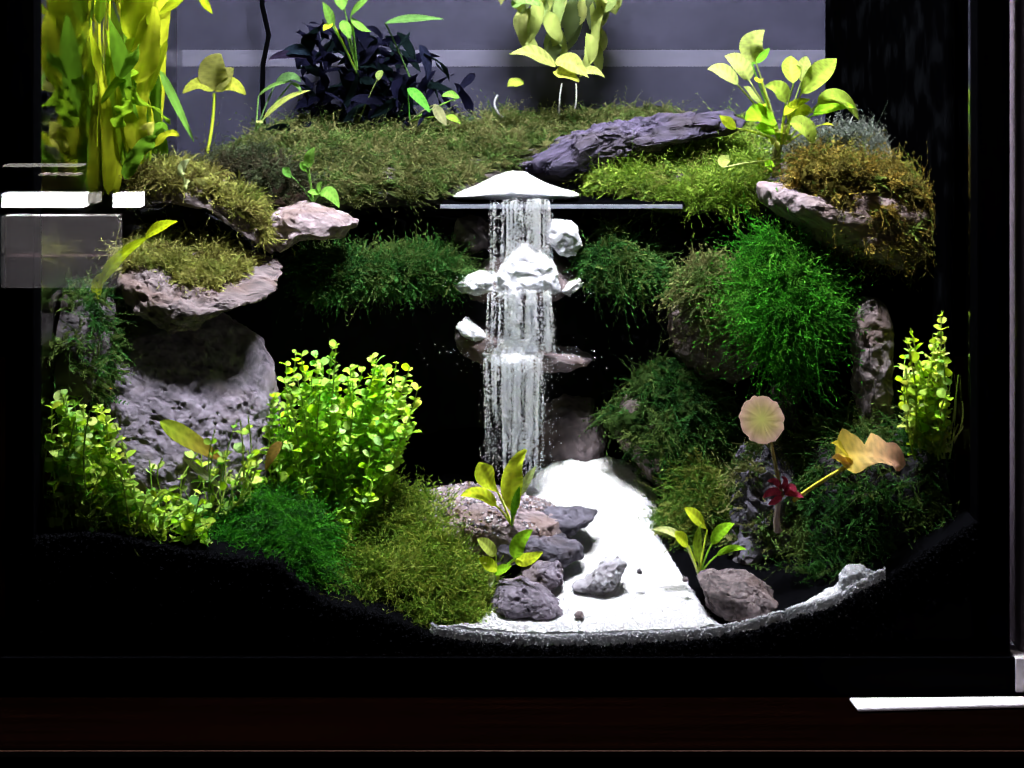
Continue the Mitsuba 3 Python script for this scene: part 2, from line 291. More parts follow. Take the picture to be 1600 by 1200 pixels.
part(tk, 'back_reflection', box(XL, XR, DEP - .0004, DEP - .0001, zs0, zs1), 'mat_reflection', False)  # reflection in the back glass, painted as a pale strip

def dark_panel_fn(p, n, uv): return mikit.mix((0.0003, 0.0003, 0.0004), (0.002, 0.0022, 0.0026), mikit.smoothstep(.5, .8, mikit.fbm(p.x * 90, p.y * 90, p.z * 60)))
scene['mat_dark_panel'] = two({'type': 'diffuse', 'reflectance': mikit.proc(dark_panel_fn)})
part(tk, 'foam_panel', box(XR - .006, XR - .001, .035, DEP - .003, .03, ZT - .01, .002), 'mat_dark_panel', 30)  # added dark sheet, keeps the right pane from mirroring the bright interior
# the lamp over the tank, out of the frame
lp = label('aquarium_lamp', 'slim white light bar hanging above the open tank', 'lamp')
LY0, LY1, LZ = -.055, .045, .75
part(lp, 'housing', box(-.12, .16, LY0 - .01, LY1 + .01, LZ + .002, LZ + .02, .002), 'mat_metal', 30)
scene['aquarium_lamp__light_panel'] = {'type': 'rectangle', 'to_world': T().translate([.02, (LY0 + LY1) / 2, LZ]).rotate([1, 0, 0], 180)  .scale([.125, (LY1 - LY0) / 2, 1]),
    'bsdf': {'type': 'diffuse', 'reflectance': {'type': 'rgb', 'value': .2}}, 'emitter': {'type': 'area', 'radiance': {'type': 'rgb', 'value': [LAMP * c for c in LAMP_COL]}}}
# room things on the camera's side: they show as reflections in the front glass
def R(px, py, y): q = P(px, py, y); q[1] = -y; return q
ry_ = 1.3
def rbox(x0, y0, x1, y1, dy=.03): a, b = R(x0, y1, ry_), R(x1, y0, ry_); return box(a[0], b[0], -ry_ - dy, -ry_, a[2], b[2])
wu = label('lit_cabinet', 'pale cabinet with a glowing tube, reflected at the left of the front glass', 'cabinet')
for x0, x1 in ((2, 130), (176, 218)):
    m = rbox(x0, 303, x1, 325); k = part(wu, 'glowing_tube', m, 'mat_white', False); scene[k]['emitter'] = {'type': 'area', 'radiance': {'type': 'rgb', 'value': [26, 26, 28]}}
for x0, x1 in ((137, 140), (146, 150)):
    m = rbox(x0, 303, x1, 318); k = part(wu, 'glowing_slot', m, 'mat_white', False); scene[k]['emitter'] = {'type': 'area', 'radiance': {'type': 'rgb', 'value': [2.5, 2.4, 2.0]}}
m = rbox(4, 258, 125, 261); k = part(wu, 'glowing_slot', m, 'mat_white', False); scene[k]['emitter'] = {'type': 'area', 'radiance': {'type': 'rgb', 'value': [3, 2.8, 2.5]}}
for x in range(60, 125, 17):
    m = rbox(x, 272, x + 9, 275); k = part(wu, 'glowing_slot', m, 'mat_white', False); scene[k]['emitter'] = {'type': 'area', 'radiance': {'type': 'rgb', 'value': [1.6, 1.5, 1.1]}}
for (y0, y1, e) in ((338, 396, .62), (401, 450, .40)):  # plain panels with an added glow, so their reflection shows
    k = part(wu, 'dim_screen', rbox(2, y0, 182, y1), 'mat_white', False); scene[k]['emitter'] = {'type': 'area', 'radiance': {'type': 'rgb', 'value': [.7 * e, e * .6, e * .6]}}
# strip and box at the right, lit by an added lamp out of view further right
fs = label('foam_strip', 'white foam strip lying on the table under the tank corner', 'strip')
a, b = P(1330, 1113, -.006), P(1600, 1113, -.006)
m = box(a[0], a[0] + .3, -.0200, -.0075, 0, .0018, .0007); m.apply_transform(trimesh.transformations.rotation_matrix(.11, [0, 0, 1], [a[0], -.0195, 0]))
m.vertices[:, 1] = np.minimum(m.vertices[:, 1], -.0025)
put(fs, m, 'mat_white', 30)
part(tk, 'bottom_trim', box(gx0, gx1, -.002, -.0003, .0, .018, .0004), 'mat_black', 30)  # added black strip, covers the mirror image of the white strip
wbx = label('white_box', 'white box standing right of the tank corner', 'box')
put(wbx, box(P(1586, 0, -.002)[0], .32, -.0022, .03, .0015, .018, .0008), 'mat_white', 30)
wp_ = label('pale_post', 'pale pinkish post standing behind the right corner of the tank', 'post')
put(wp_, box(P(1594.5, 0, .005)[0], .33, .005, .04, 0, ZT, .002), 'mat_post', 30)
dl = label('desk_lamp', 'small added lamp out of view at the right, brightening the strip and box', 'lamp')
part(dl, 'shade', trimesh.creation.cone(.06, .09, sections=24).apply_translation([.75, -.25, .32]), 'mat_metal', 30)
part(dl, 'post', trimesh.creation.cylinder(.008, .32, sections=12).apply_translation([.75, -.2, .16]), 'mat_metal', 30)
scene['desk_lamp__bulb'] = {'type': 'sphere', 'center': [.75, -.25, .30], 'radius': .018, 'emitter': {'type': 'area', 'radiance': {'type': 'rgb', 'value': [150, 130, 132]}}}

# ------------------------------------------------------------------ soil and sand
EDGE = np.array([(20, 850), (52, 845), (150, 838), (320, 872), (430, 885), (500, 945), (600, 970), (680, 1000), (740, 1010), (850, 1016), (950, 1014), (1100, 1006), (1180, 990), (1240, 972), (1300, 955), (1380, 912), (1450, 870), (1528, 820), (1600, 810)], float)
ex, ez = (EDGE[:, 0] - 800) * SC, ZC + (HY - EDGE[:, 1]) * SC
def soil_z(x, y):
    base = np.interp(x, ex, ez); mid = .03 + 0 * x
    side = np.interp(x, [-.24, -.07, -.03, .06, .1, .24], [.16, .12, .15, .15, .18, .1])
    return base * (1 - smoothstep(.0, .2, y)) + (mid + .006) * smoothstep(.0, .2, y) + side * np.minimum(y, .22) * (1 - .2 * smoothstep(0, .2, y)) + .0015 * (meshkit.fbm(np.stack([x, y, 0 * x], -1) / .008, 3, 4) - .5)
def grid_mesh(xs, ys, zf, bottom):
    X, Y = np.meshgrid(xs, ys, indexing='ij'); Z = zf(X, Y); n, m = X.shape
    top = np.stack([X, Y, Z], -1).reshape(-1, 3); idx = np.arange(n * m).reshape(n, m)
    q = np.stack([idx[:-1, :-1], idx[1:, :-1], idx[1:, 1:], idx[:-1, 1:]], -1).reshape(-1, 4)
    f = [q[:, [0, 1, 2]], q[:, [0, 2, 3]]]
    fr = np.stack([xs, np.full(n, ys[0]), np.full(n, bottom)], 1); k = len(top) + np.arange(n)
    s = np.stack([k[:-1], k[1:], idx[1:, 0], idx[:-1, 0]], 1); f += [s[:, [0, 1, 2]], s[:, [0, 2, 3]]]
    return np.vstack([top, fr]), np.vstack(f)
sv, sf = grid_mesh(np.linspace(XL, XR, 260), np.linspace(.0035, .335, 120), soil_z, .011)
put('soil', (sv, sf), 'mat_soil', 40); label('soil', 'black planting soil filling the bottom of the tank', kind='structure')
SAND = [(668, 1000), (672, 985), (690, 972), (735, 962), (752, 945), (765, 915), (800, 890), (830, 860), (850, 820), (822, 800), (830, 780), (1035, 780), (1030, 820), (1060, 870), (1100, 930), (1132, 974), (1165, 968), (1222, 952), (1236, 975), (1236, 1060), (668, 1060)]
sandp = shapely.Polygon(SAND)
def sand_h(x, y):
    z = soil_z(x, y)
    q = proj(np.stack([x.ravel(), y.ravel(), z.ravel() + .003], 1)); pts = shapely.points(q)
    ins = shapely.contains_xy(sandp, q[:, 0], q[:, 1]); d = shapely.distance(shapely.boundary(sandp), pts) * np.where(ins, 1, -1)
    return z.ravel(), d, ins
NX, NY = 420, 240
xs, ys = np.linspace(P(640, 0, 0)[0], P(1260, 0, .2)[0], NX), np.linspace(.0028, .215, NY)
X, Y = np.meshgrid(xs, ys, indexing='ij'); z0, dd, ins = sand_h(X, Y)
# the back crest of the sand is a heap below the fall
heap = 0.0
rip = .0016 * (meshkit.fbm(np.stack([X, Y, 0 * X], -1).reshape(-1, 3) / .02, 4, 9) - .5) + .0007 * (meshkit.fbm(np.stack([X, Y, 0 * X], -1).reshape(-1, 3) / .003, 2, 12) - .5)
front = smoothstep(.02, .0, Y).ravel()
zz = z0 + np.clip(-.002 + .006 * smoothstep(-6, 25, dd), -.002, .004) + (heap + rip) * smoothstep(-4, 30, dd) + .003 * front * smoothstep(-4, 6, dd)
idx = np.arange(NX * NY).reshape(NX, NY); q = np.stack([idx[:-1, :-1], idx[1:, :-1], idx[1:, 1:], idx[:-1, 1:]], -1).reshape(-1, 4)
q = q[(dd[q] > -8).any(1)]
sv2 = np.stack([X.ravel(), Y.ravel(), zz], 1); sf2 = np.vstack([q[:, [0, 1, 2]], q[:, [0, 2, 3]]])
fi = idx[:, 0]; okf = dd[fi] > -8; bot = sv2[fi].copy(); bot[:, 2] = np.where(okf, np.interp(xs, ex, ez) + .003 - .006 * meshkit.noise(np.stack([xs / .004, 0 * xs, 0 * xs], 1), 3), bot[:, 2]); k = len(sv2) + np.arange(NX)
s = np.stack([k[:-1], k[1:], fi[1:], fi[:-1]], 1)[okf[:-1] & okf[1:]]
sv2 = np.vstack([sv2, bot]); sf2 = np.vstack([sf2, s[:, [0, 1, 2]], s[:, [0, 2, 3]]])
put('sand', (sv2, sf2), 'mat_sand', 50); label('sand', 'bright white sand bed running from the fall to the front glass', kind='structure')
def grains(pts, r, rng):
    o = np.array([[1, 0, 0], [-1, 0, 0], [0, 1, 0], [0, -1, 0], [0, 0, 1], [0, 0, -1.0]]); fo = np.array([[0, 2, 4], [2, 1, 4], [1, 3, 4], [3, 0, 4], [2, 0, 5], [1, 2, 5], [3, 1, 5], [0, 3, 5]])
    N = len(pts); sc = r[:, None, None] * rng.uniform(.7, 1.3, (N, 1, 3)); jit = 1 + .25 * rng.normal(size=(N, 6, 1))
    v = pts[:, None] + o[None] * sc * jit
    return v.reshape(-1, 3), (fo[None] + (np.arange(N) * 6)[:, None, None]).reshape(-1, 3)
rg = np.random.default_rng(5)
# loose sand grains trickling down in front of the black soil, and over the bed
n = 11000; gx = rg.uniform(P(672, 0, 0)[0], P(1385, 0, 0)[0], n); zt = np.interp(gx, ex, ez)
dz = rg.exponential(.0022, n); gp = np.stack([gx, .0016 + .0015 * rg.random(n), zt + .0065 - rg.random(n) * .006 - dz * (rg.random(n) < .5)], 1)
n2 = 9000; w = np.where(ins & (Y.ravel() < .2), 1.0, 0); i = rg.choice(len(w), n2, p=w / w.sum()); gp2 = sv2[i] + np.c_[rg.normal(0, .0003, (n2, 2)), rg.uniform(.0, .0003, n2)]
gv, gf = grains(np.vstack([gp, gp2]), np.r_[rg.uniform(.00025, .0006, n), rg.uniform(.00025, .0005, n2)], rg)
put('sand_grain', (gv, gf), 'mat_sand', False); label('sand_grain', 'loose white sand grains along the front edge of the sand bed', 'sand', kind='stuff')
n = 9000; gx = rg.uniform(XL, XR, n); zt = np.interp(gx, ex, ez); gp = np.stack([gx, .0012 + .0022 * rg.random(n), zt + .001 - rg.exponential(.006, n)], 1); gp = gp[gp[:, 2] > .0125]
gv, gf = grains(gp, rg.uniform(.0007, .0015, len(gp)), rg)
put('soil_grain', (gv, gf), 'mat_soil', False); label('soil_grain', 'round black soil grains along the front glass', 'soil', kind='stuff')
rock('heap', 'rounded white sand heap at the foot of the fall', [(800, 812), (825, 795), (850, 778), (886, 768), (912, 770), (940, 774), (1005, 780), (1030, 800), (1040, 830), (1030, 860), (840, 860)], .122, .045, 'sand', 'sand', 'sand_heap', amp=.04, pdepth=0, fine=.0005, ridge=.05, sub=5, tilt=.45, power=.85)
# the strip of sand climbing to the right along the glass
rock('sandR', 'narrow white sand heap along the glass under the dark moss, left of the two', [(1225, 985), (1232, 955), (1262, 940), (1290, 922), (1315, 912), (1335, 925), (1330, 945), (1290, 972)], .009, .006, 'sand', 'sand', 'sand_heap', amp=.12, pdepth=.0008, fine=.001)
rock('sandR2', 'small white sand heap against the glass at the right end of the sand edge', [(1305, 915), (1322, 886), (1345, 882), (1380, 900), (1378, 922), (1335, 945), (1300, 945)], .009, .006, 'sand', 'sand', 'sand_heap', amp=.12, pdepth=.0012, fine=.001)

# ------------------------------------------------------------------ rocks
g_ = 'dark rocks of the cave wall'  # cave shade is put into the near-black colour of the cave rocks
rock('cave1', 'rock wall at the back of the cave, shade put into its black colour, left of the fall', [(300, 330), (640, 330), (700, 500), (690, 800), (300, 800), (240, 560)], .27, .03, 'dark', amp=.1, name='cave_rock')
rock('cave2', 'rock wall at the back of the cave, shade put into its black colour, behind the fall', [(640, 330), (960, 330), (1000, 560), (960, 780), (640, 780), (600, 560)], .285, .03, 'dark', amp=.1, name='cave_rock')
rock('cave3', 'rock wall at the back of the cave, shade put into its black colour, right of the fall', [(930, 330), (1290, 330), (1330, 600), (1290, 800), (960, 780), (920, 560)], .27, .03, 'dark', amp=.1, name='cave_rock')
rock('slabL', 'flat dark slab of the plateau carrying moss, left of the fall', [(345, 245), (450, 222), (700, 222), (810, 240), (805, 268), (700, 282), (450, 290), (345, 280)], .25, .085, 'dim', name='slab_rock', tilt=.17, amp=.07, sub=5, power=.6)
rock('slabR', 'flat dark slab of the plateau carrying bright moss, right of the fall', [(890, 245), (1000, 225), (1300, 222), (1310, 285), (1100, 290), (930, 284), (890, 268)], .25, .085, 'dim', name='slab_rock', tilt=.17, amp=.07, sub=5, power=.6)
rock('slabM', 'flat dark slab behind the sand cone', [(740, 205), (1080, 190), (1100, 250), (1000, 268), (760, 265)], .275, .06, 'dim', name='slab_rock', tilt=.17, amp=.07, power=.6)
rock('ridge', 'purple grey ridge rock lying across the plateau above the sand cone', [(795, 262), (830, 238), (885, 205), (960, 190), (1050, 175), (1140, 168), (1172, 185), (1165, 205), (1060, 222), (985, 246), (925, 272), (850, 274)], .22, .035, 'violet', sub=6, amp=.2, fine=.0016, ridge=.8, name='ridge_rock')
rock('leftback', 'brown rock shelf under the tall ribbon leaves', [(55, 275), (120, 262), (230, 262), (290, 275), (340, 250), (420, 240), (430, 330), (300, 350), (60, 345)], .2, .05, 'dim', amp=.1, name='shelf_rock')
rock('ledgeU', 'mossy ledge rock sloping down to the right, upper one at the left', [(205, 305), (225, 265), (285, 258), (345, 282), (405, 322), (436, 365), (440, 402), (405, 378), (345, 322), (280, 292), (235, 300)], .125, .022, 'rust', sub=5, amp=.08, name='ledge_rock', tilt=.1, fine=.0016)
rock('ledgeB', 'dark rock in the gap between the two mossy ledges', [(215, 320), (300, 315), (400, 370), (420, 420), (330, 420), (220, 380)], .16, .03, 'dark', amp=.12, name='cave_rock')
rock('ledgeL', 'overhanging ledge rock with pinkish lower rim, lower one at the left', [(186, 405), (205, 388), (260, 392), (330, 408), (385, 425), (440, 425), (446, 440), (395, 443), (365, 462), (330, 492), (285, 500), (235, 470), (205, 445)], .098, .042, 'rust', sub=6, tilt=.25, fine=.0018, amp=.08, pore=.004, pdepth=.0016, name='ledge_rock')
rock('pinkledge', 'pinkish rock ledge jutting out left of the hanging moss', [(412, 350), (430, 325), (480, 315), (540, 335), (562, 345), (540, 372), (470, 375), (440, 395), (415, 378)], .135, .025, 'pink', sub=5, amp=.14, fine=.001, name='ledge_rock')
rock('pinkback', 'grey pink rock between plateau moss and ledge', [(390, 285), (420, 258), (470, 270), (500, 300), (470, 330), (410, 325)], .165, .02, 'pink', amp=.15, name='lava_rock')
rock('boulder', 'large porous grey lava boulder behind the bushes at the left', [(150, 640), (160, 520), (180, 470), (240, 480), (330, 510), (392, 545), (432, 600), (446, 680), (460, 800), (300, 900), (130, 850), (110, 720)], .092, .05, 'grey', sub=6, amp=.09, pore=.0036, pdepth=.0018, name='lava_boulder', power=.85, tilt=.55, ridge=.4, fine=.0012)
rock('farleft', 'dark mossy rock against the left glass', [(70, 470), (120, 440), (178, 470), (182, 600), (140, 640), (75, 640)], .065, .035, 'dim', amp=.1)
rock('step1', 'sand covered step rock in the fall, upper one', [(715, 440), (740, 425), (790, 382), (830, 372), (875, 400), (905, 430), (912, 450), (880, 468), (800, 472), (735, 468)], .168, .03, 'rust', sub=5, amp=.1, name='step_rock')
rock('step1b', 'small pinkish rock left of the upper fall', [(706, 360), (715, 338), (750, 334), (770, 350), (765, 392), (735, 402), (710, 388)], .175, .015, 'pink', amp=.15)
rock('step2', 'sand covered step rock in the fall, lower one', [(705, 520), (735, 495), (775, 520), (830, 535), (880, 548), (940, 556), (900, 576), (830, 584), (770, 576), (720, 550)], .158, .026, 'rust', sub=5, amp=.1, name='step_rock')
rock('fallback', 'brown rock behind the foot of the fall', [(842, 640), (880, 612), (930, 620), (950, 680), (940, 745), (880, 770), (840, 745), (830, 690)], .172, .02, 'rust', amp=.15)
rock('ledgeR', 'pinkish rock under brown moss jutting out at the right', [(1182, 290), (1200, 278), (1235, 292), (1300, 270), (1420, 280), (1475, 320), (1460, 380), (1400, 420), (1330, 400), (1280, 382), (1240, 350), (1195, 325)], .10, .045, 'pink', sub=5, amp=.1, fine=.0012, name='ledge_rock')
rock('pillar', 'brownish porous rock pillar right of the green moss ball', [(1325, 480), (1350, 460), (1385, 470), (1395, 500), (1390, 600), (1400, 690), (1340, 700), (1335, 600)], .072, .018, 'rust', sub=5, amp=.13, pore=.006, pdepth=.002)
rock('caveR', 'brown rock left of the green moss ball', [(1042, 480), (1075, 455), (1130, 450), (1170, 500), (1180, 570), (1150, 600), (1080, 590), (1045, 550)], .155, .03, 'brown', sub=5, amp=.14)
rock('midR', 'dark rock under the drooping moss right of the sand', [(945, 660), (1000, 590), (1090, 580), (1140, 640), (1155, 720), (1110, 800), (1040, 790), (990, 720)], .15, .028, 'brown', sub=5, amp=.12)
rock('greyR', 'grey porous rock below the red plant', [(1150, 700), (1190, 676), (1240, 700), (1262, 760), (1265, 840), (1230, 885), (1150, 895), (1122, 880), (1140, 800)], .085, .03, 'purple', sub=6, amp=.2, ridge=.9, fine=.0018, pore=.005, pdepth=.002)
rock('greyR2', 'slender grey rock leaning behind the round lily leaf', [(1205, 600), (1245, 600), (1255, 660), (1235, 720), (1205, 700)], .12, .015, 'dim', amp=.14)
rock('frontR', 'wedge shaped brown grey rock at the right edge of the sand', [(1085, 905), (1110, 895), (1180, 898), (1215, 930), (1222, 950), (1170, 968), (1132, 974), (1105, 945)], .03, .022, 'rust', sub=6, amp=.1, pore=.004)
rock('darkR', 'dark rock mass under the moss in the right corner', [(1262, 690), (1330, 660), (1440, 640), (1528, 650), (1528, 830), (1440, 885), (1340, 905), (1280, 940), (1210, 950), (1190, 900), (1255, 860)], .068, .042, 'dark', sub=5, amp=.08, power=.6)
rock('backR', 'dark rock shelf at the back right corner', [(1230, 240), (1330, 215), (1530, 225), (1528, 330), (1400, 350), (1260, 320)], .2, .06, 'dim', amp=.1, name='shelf_rock')
rock('plantrock', 'broad brown rock under the small plant in the centre', [(600, 772), (650, 776), (720, 762), (770, 764), (830, 782), (880, 800), (890, 830), (840, 860), (740, 870), (640, 850)], .085, .03, 'pink', sub=6, amp=.07, fine=.001)
rock('dark1', 'dark grey rock at the left rim of the sand, topmost of the small ones', [(822, 800), (850, 792), (900, 796), (935, 800), (915, 825), (885, 842), (845, 838)], .085, .014, 'purple', sub=5, amp=.13)
rock('dark2', 'dark grey rock at the left rim of the sand, second from the top', [(768, 850), (800, 825), (870, 835), (910, 845), (912, 868), (880, 882), (820, 875), (770, 880)], .065, .015, 'purple', sub=5, amp=.12)
rock('midB', 'small grey rock on the sand behind the front one', [(812, 893), (840, 876), (870, 874), (884, 890), (882, 908), (850, 920), (820, 912)], .05, .012, 'grey', sub=5, amp=.12, pore=.004, pdepth=.0018)
rock('frontA', 'porous grey lava rock with a pointed right end at the front of the sand', [(763, 940), (780, 912), (815, 904), (840, 915), (870, 935), (888, 958), (860, 966), (800, 962), (768, 955)], .03, .015, 'grey', sub=6, amp=.1, pore=.0045, pdepth=.0022)
rock('paleC', 'pale sand dusted rock lying in the middle of the sand', [(893, 915), (925, 890), (950, 868), (972, 868), (980, 885), (968, 910), (940, 930), (905, 925)], .045, .010, 'pale', sub=5, amp=.13, pore=.005, pdepth=.0016)

rock('peb1', 'tiny dark pebble alone on the white sand', el(998, 893, 6, 4), .04, .002, 'purple', 'pebble', 'pebble', sub=3)
rock('peb2', 'tiny grey pebble on the sand beside the wedge shaped rock', el(1070, 905, 7, 5), .032, .002, 'grey', 'pebble', 'pebble', sub=3)
rock('peb3', 'tiny brown pebble at the front of the sand', el(905, 962, 6, 4), .02, .0016, 'rust', 'pebble', 'pebble', sub=3)
# ------------------------------------------------------------------ the sand fall: shelf, cone, streams, piles on the steps
sh = label('sand_shelf', 'thin dark shelf plate whose pale edge carries the sand cone', 'shelf')
part(sh, 'plate', box(P(690, 0, .15)[0], P(1070, 0, .15)[0], .1502, .22, P(0, 322, .15)[2] - .001, P(0, 318, .15)[2], 0), 'mat_black', False)
part(sh, 'edge', box(P(688, 0, .15)[0], P(1066, 0, .15)[0], .1490, .1500, P(0, 325.5, .15)[2], P(0, 319, .15)[2], 0), 'mat_edgepale', False)
def mound(name, text, poly, y, ry, **kw): return rock('m_' + text, text, poly, y, ry, 'sand', 'sand', name, **{**dict(pdepth=0, fine=.0009, amp=.1, ridge=.1), **kw})
mound('sand_cone', 'white sand cone heaped on the shelf at the top of the fall', [(695, 309), (740, 292), (775, 275), (800, 267), (822, 270), (850, 286), (880, 297), (910, 302), (912, 308), (800, 312)], .17, .02, sub=5, power=.9, amp=.03, fine=.0003)
mound('sand_pile', 'white lump of sand right of the upper fall', [(852, 370), (862, 342), (895, 340), (905, 365), (915, 385), (900, 400), (875, 402), (860, 388)], .150, .008, amp=.2)
mound('sand_pile', 'small white sand pile at the left end of the upper step', [(710, 446), (728, 432), (750, 424), (772, 430), (775, 456), (745, 460), (722, 456)], .146, .010, amp=.16)
mound('sand_pile', 'broad white sand pile in the middle of the upper step', [(762, 440), (785, 400), (815, 378), (850, 392), (878, 425), (880, 455), (850, 466), (770, 466)], .150, .016, sub=5, amp=.1, fine=.0014)
mound('sand_pile', 'small white sand pile at the right end of the upper step', [(872, 455), (888, 442), (905, 434), (912, 448), (890, 464)], .146, .007, amp=.2)
mound('sand_pile', 'white streak of sand at the left of the lower step', [(714, 512), (728, 496), (742, 508), (762, 530), (745, 534), (724, 526)], .140, .006, amp=.25)
mound('sand_pile', 'broad white sand pile in the middle of the lower step', [(748, 548), (785, 530), (820, 530), (845, 545), (855, 562), (810, 572), (765, 568)], .142, .013, sub=5, amp=.12, fine=.0012)
rf = np.random.default_rng(21)
def stream(px0, px1, pya, pyb, y, nst, spread, dens, taper=0.0, cen=None):
    out = []
    for s_ in range(nst):
        u = rf.random(); xa = px0 + (px1 - px0) * u; k0 = rf.uniform(0, .06); k1 = 1 - taper * rf.random() ** 2
        wgt = .06 + 2.4 * meshkit.noise(np.array([[xa / 5.5, pya / 50.0, 0]]), 31)[0] ** 3 * math.exp(-((u - .52) / .42) ** 4)
        ya = y + rf.normal(0, .0022); L_ = (pyb - pya); m = int(dens * L_ * wgt * rf.uniform(.5, 1.3)) + 2
        t = k0 + (k1 - k0) * rf.random(m); cl = np.clip((meshkit.noise(np.stack([t * 7 + s_, t * 0 + s_, t * 0], 1), 7) - .25) * 2.5, 0, 1); t = t[rf.random(m) < cl * .7 + .3]
        xx = xa + (u - .5) * spread * t + rf.normal(0, .45 + .5 * t, len(t)) + 1.2 * np.sin(t * 4 + s_)
        kk = S(ya); out.append(np.stack([(xx - 800) * kk, np.full(len(t), ya) + rf.normal(0, .0004, len(t)), ZC + (HY - (pya + L_ * t)) * kk], 1))
    return np.vstack(out)
fl = [stream(764, 862, 309, 430, .1462, 110, 6, 2.6), stream(808, 852, 309, 420, .1450, 70, -6, 2.8), stream(762, 862, 452, 550, .132, 140, 8, 2.1), stream(790, 850, 452, 550, .131, 30, -4, 2.2), stream(755, 855, 552, 752, .126, 120, -8, 1.7, .6), stream(780, 838, 552, 745, .125, 50, -6, 1.8, .3), stream(756, 872, 460, 740, .129, 26, 14, .25)]
fp = np.vstack(fl); fr_ = rf.uniform(.00018, .00042, len(fp))
# grains lying on and rolling off the piles, the cone and the heaps
hp = []
for k_, m_ in meshes.items():
    if k_.startswith('m_') or k_ in ('heap', 'sandR', 'sandR2'):
        q_, n_, _ = sample(m_, {'heap': 2500, 'm_white sand cone heaped on the shelf at the top of the fall': 2600}.get(k_, 600), rf, lambda mid, nn: np.maximum(nn[:, 2], .02)); hp.append(q_ + n_ * .0001)
hp = np.vstack(hp); sp_ = np.stack([rf.normal(810, 55, 700), rf.choice([436, 452, 548, 566], 700) + rf.normal(0, 9, 700)], 1); kk = S(.138)
sp3 = np.stack([(sp_[:, 0] - 800) * kk, .138 + rf.normal(0, .006, 700), ZC + (HY - sp_[:, 1]) * kk], 1)
fp = np.vstack([fp, hp, sp3]); gv, gf = grains(fp, np.r_[fr_, rf.uniform(.0002, .0005, len(hp)), rf.uniform(.0002, .0004, len(sp3))], rf)
put('sand_fall', (gv, gf), 'mat_fall', False); label('sand_fall', 'white sand grains falling in thin streams over the steps like a waterfall', 'sand fall', kind='stuff')

rq = np.random.default_rng(33); q_, n_, _ = sample(meshes['plantrock'], 1500, rq, lambda mid, nn: smoothstep(.2, .5, nn[:, 2]) * smoothstep(.4, .55, meshkit.fbm(mid / .01, 2, 3)))
gv, gf = grains(q_ + n_ * .0003, rq.uniform(.0004, .0011, len(q_)), rq); gc = np.repeat(np.array([(.30, .26, .26), (.16, .10, .08), (.45, .43, .43), (.08, .07, .08)])[rq.integers(4, size=len(q_))], 6, 0)
put('gravel', (gv, gf), 'mat_rock', False, gc); label('gravel', 'pale and reddish gravel scattered on the broad rock below the fall', 'gravel', kind='stuff')
# ------------------------------------------------------------------ moss
def blob(key, poly, y, ry, seed, **kw):
    meshes[key] = lump(poly, y, ry, seed, **{**dict(pdepth=0, fine=.0022, ridge=.8, amp=.2), **kw, 'amp': .2}); return key
moss('moss_mat', 'olive moss carpet on the plateau left of the sand cone', ['slabL', 'slabM'], 11000, 'olive', L=.0062, up=.0, seed=1, upbias=.6, inside=[(330, 170), (790, 170), (815, 228), (790, 258), (735, 285), (640, 325), (330, 330)])
moss('moss_mat', 'bright green moss carpet on the plateau right of the sand cone', ['slabR'], 8000, 'lime', L=.0065, up=.05, seed=2, inside=[(915, 330), (935, 262), (960, 232), (1060, 225), (1150, 195), (1200, 215), (1190, 330)])
moss('moss_mat', 'dull moss on the plateau behind the purple ridge rock', ['slabM', 'slabR'], 3500, 'olive', L=.005, up=.2, seed=3, inside=[(720, 270), (740, 180), (1160, 140), (1180, 180), (1000, 200), (880, 230), (790, 280)])
moss('moss_mat', 'dark moss at the back of the plateau on the left', ['leftback', 'pinkback'], 3500, 'dull', L=.006, up=.2, seed=4)
blob('bm', [(1228, 262), (1260, 242), (1330, 245), (1420, 275), (1478, 300), (1470, 350), (1420, 400), (1345, 385), (1305, 350), (1262, 302)], .098, .045, 41, amp=.1)
moss('moss_mat', 'golden brown moss mat on the right ledge', ['bm'], 9000, 'brown', L=.0065, up=-.7, seed=5, upbias=.2)
blob('hl', [(450, 420), (480, 405), (540, 400), (600, 405), (615, 422), (590, 440), (520, 446), (470, 442)], .152, .018, 42, tilt=.3)
blob('hl2', [(590, 415), (620, 400), (680, 398), (725, 408), (732, 425), (700, 438), (640, 444), (600, 436)], .154, .016, 52, tilt=.3)
moss('moss_mat', 'dark green moss hanging under the plateau left of the fall', ['hl', 'hl2'], 6000, 'green', L=.0055, up=-.8, seed=6, droop=.35, upbias=0, gap=.36)
blob('hr', [(905, 375), (950, 362), (1000, 385), (1040, 410), (1045, 428), (1000, 436), (940, 430), (905, 405)], .160, .018, 43, tilt=.3)
moss('moss_mat', 'thin dark green moss hanging under the plateau right of the fall', ['hr'], 2600, 'green', L=.006, up=-.8, seed=7, droop=.6, upbias=0)
blob('ball', [(1165, 425), (1190, 395), (1228, 382), (1262, 405), (1290, 438), (1296, 470), (1265, 495), (1250, 535), (1235, 552), (1212, 525), (1192, 485), (1168, 455)], .080, .024, 44, tilt=.5)
moss('moss_ball', 'vivid green moss ball hanging on the right side of the cave', ['ball'], 6500, 'bright', L=.0085, up=-.95, gap=.45, seed=8, droop=.35, upbias=0, curl=1.0)
blob('ballL', [(1062, 440), (1110, 405), (1150, 420), (1160, 480), (1120, 500), (1080, 480)], .13, .02, 45, amp=.15)
moss('moss_mat', 'yellowish moss tuft left of the vivid green moss ball', ['ballL'], 2200, 'olive', L=.0075, up=-.8, seed=9, droop=.5)
blob('mr', [(962, 640), (1010, 590), (1070, 580), (1120, 625), (1125, 670), (1085, 710), (1050, 720), (1000, 680)], .135, .02, 46, tilt=.6)
moss('moss_mat', 'dull green moss drooping on the rock right of the sand heap', ['mr', 'midR'], 2600, 'green', L=.006, gap=.46, up=-.15, seed=10, droop=.6)
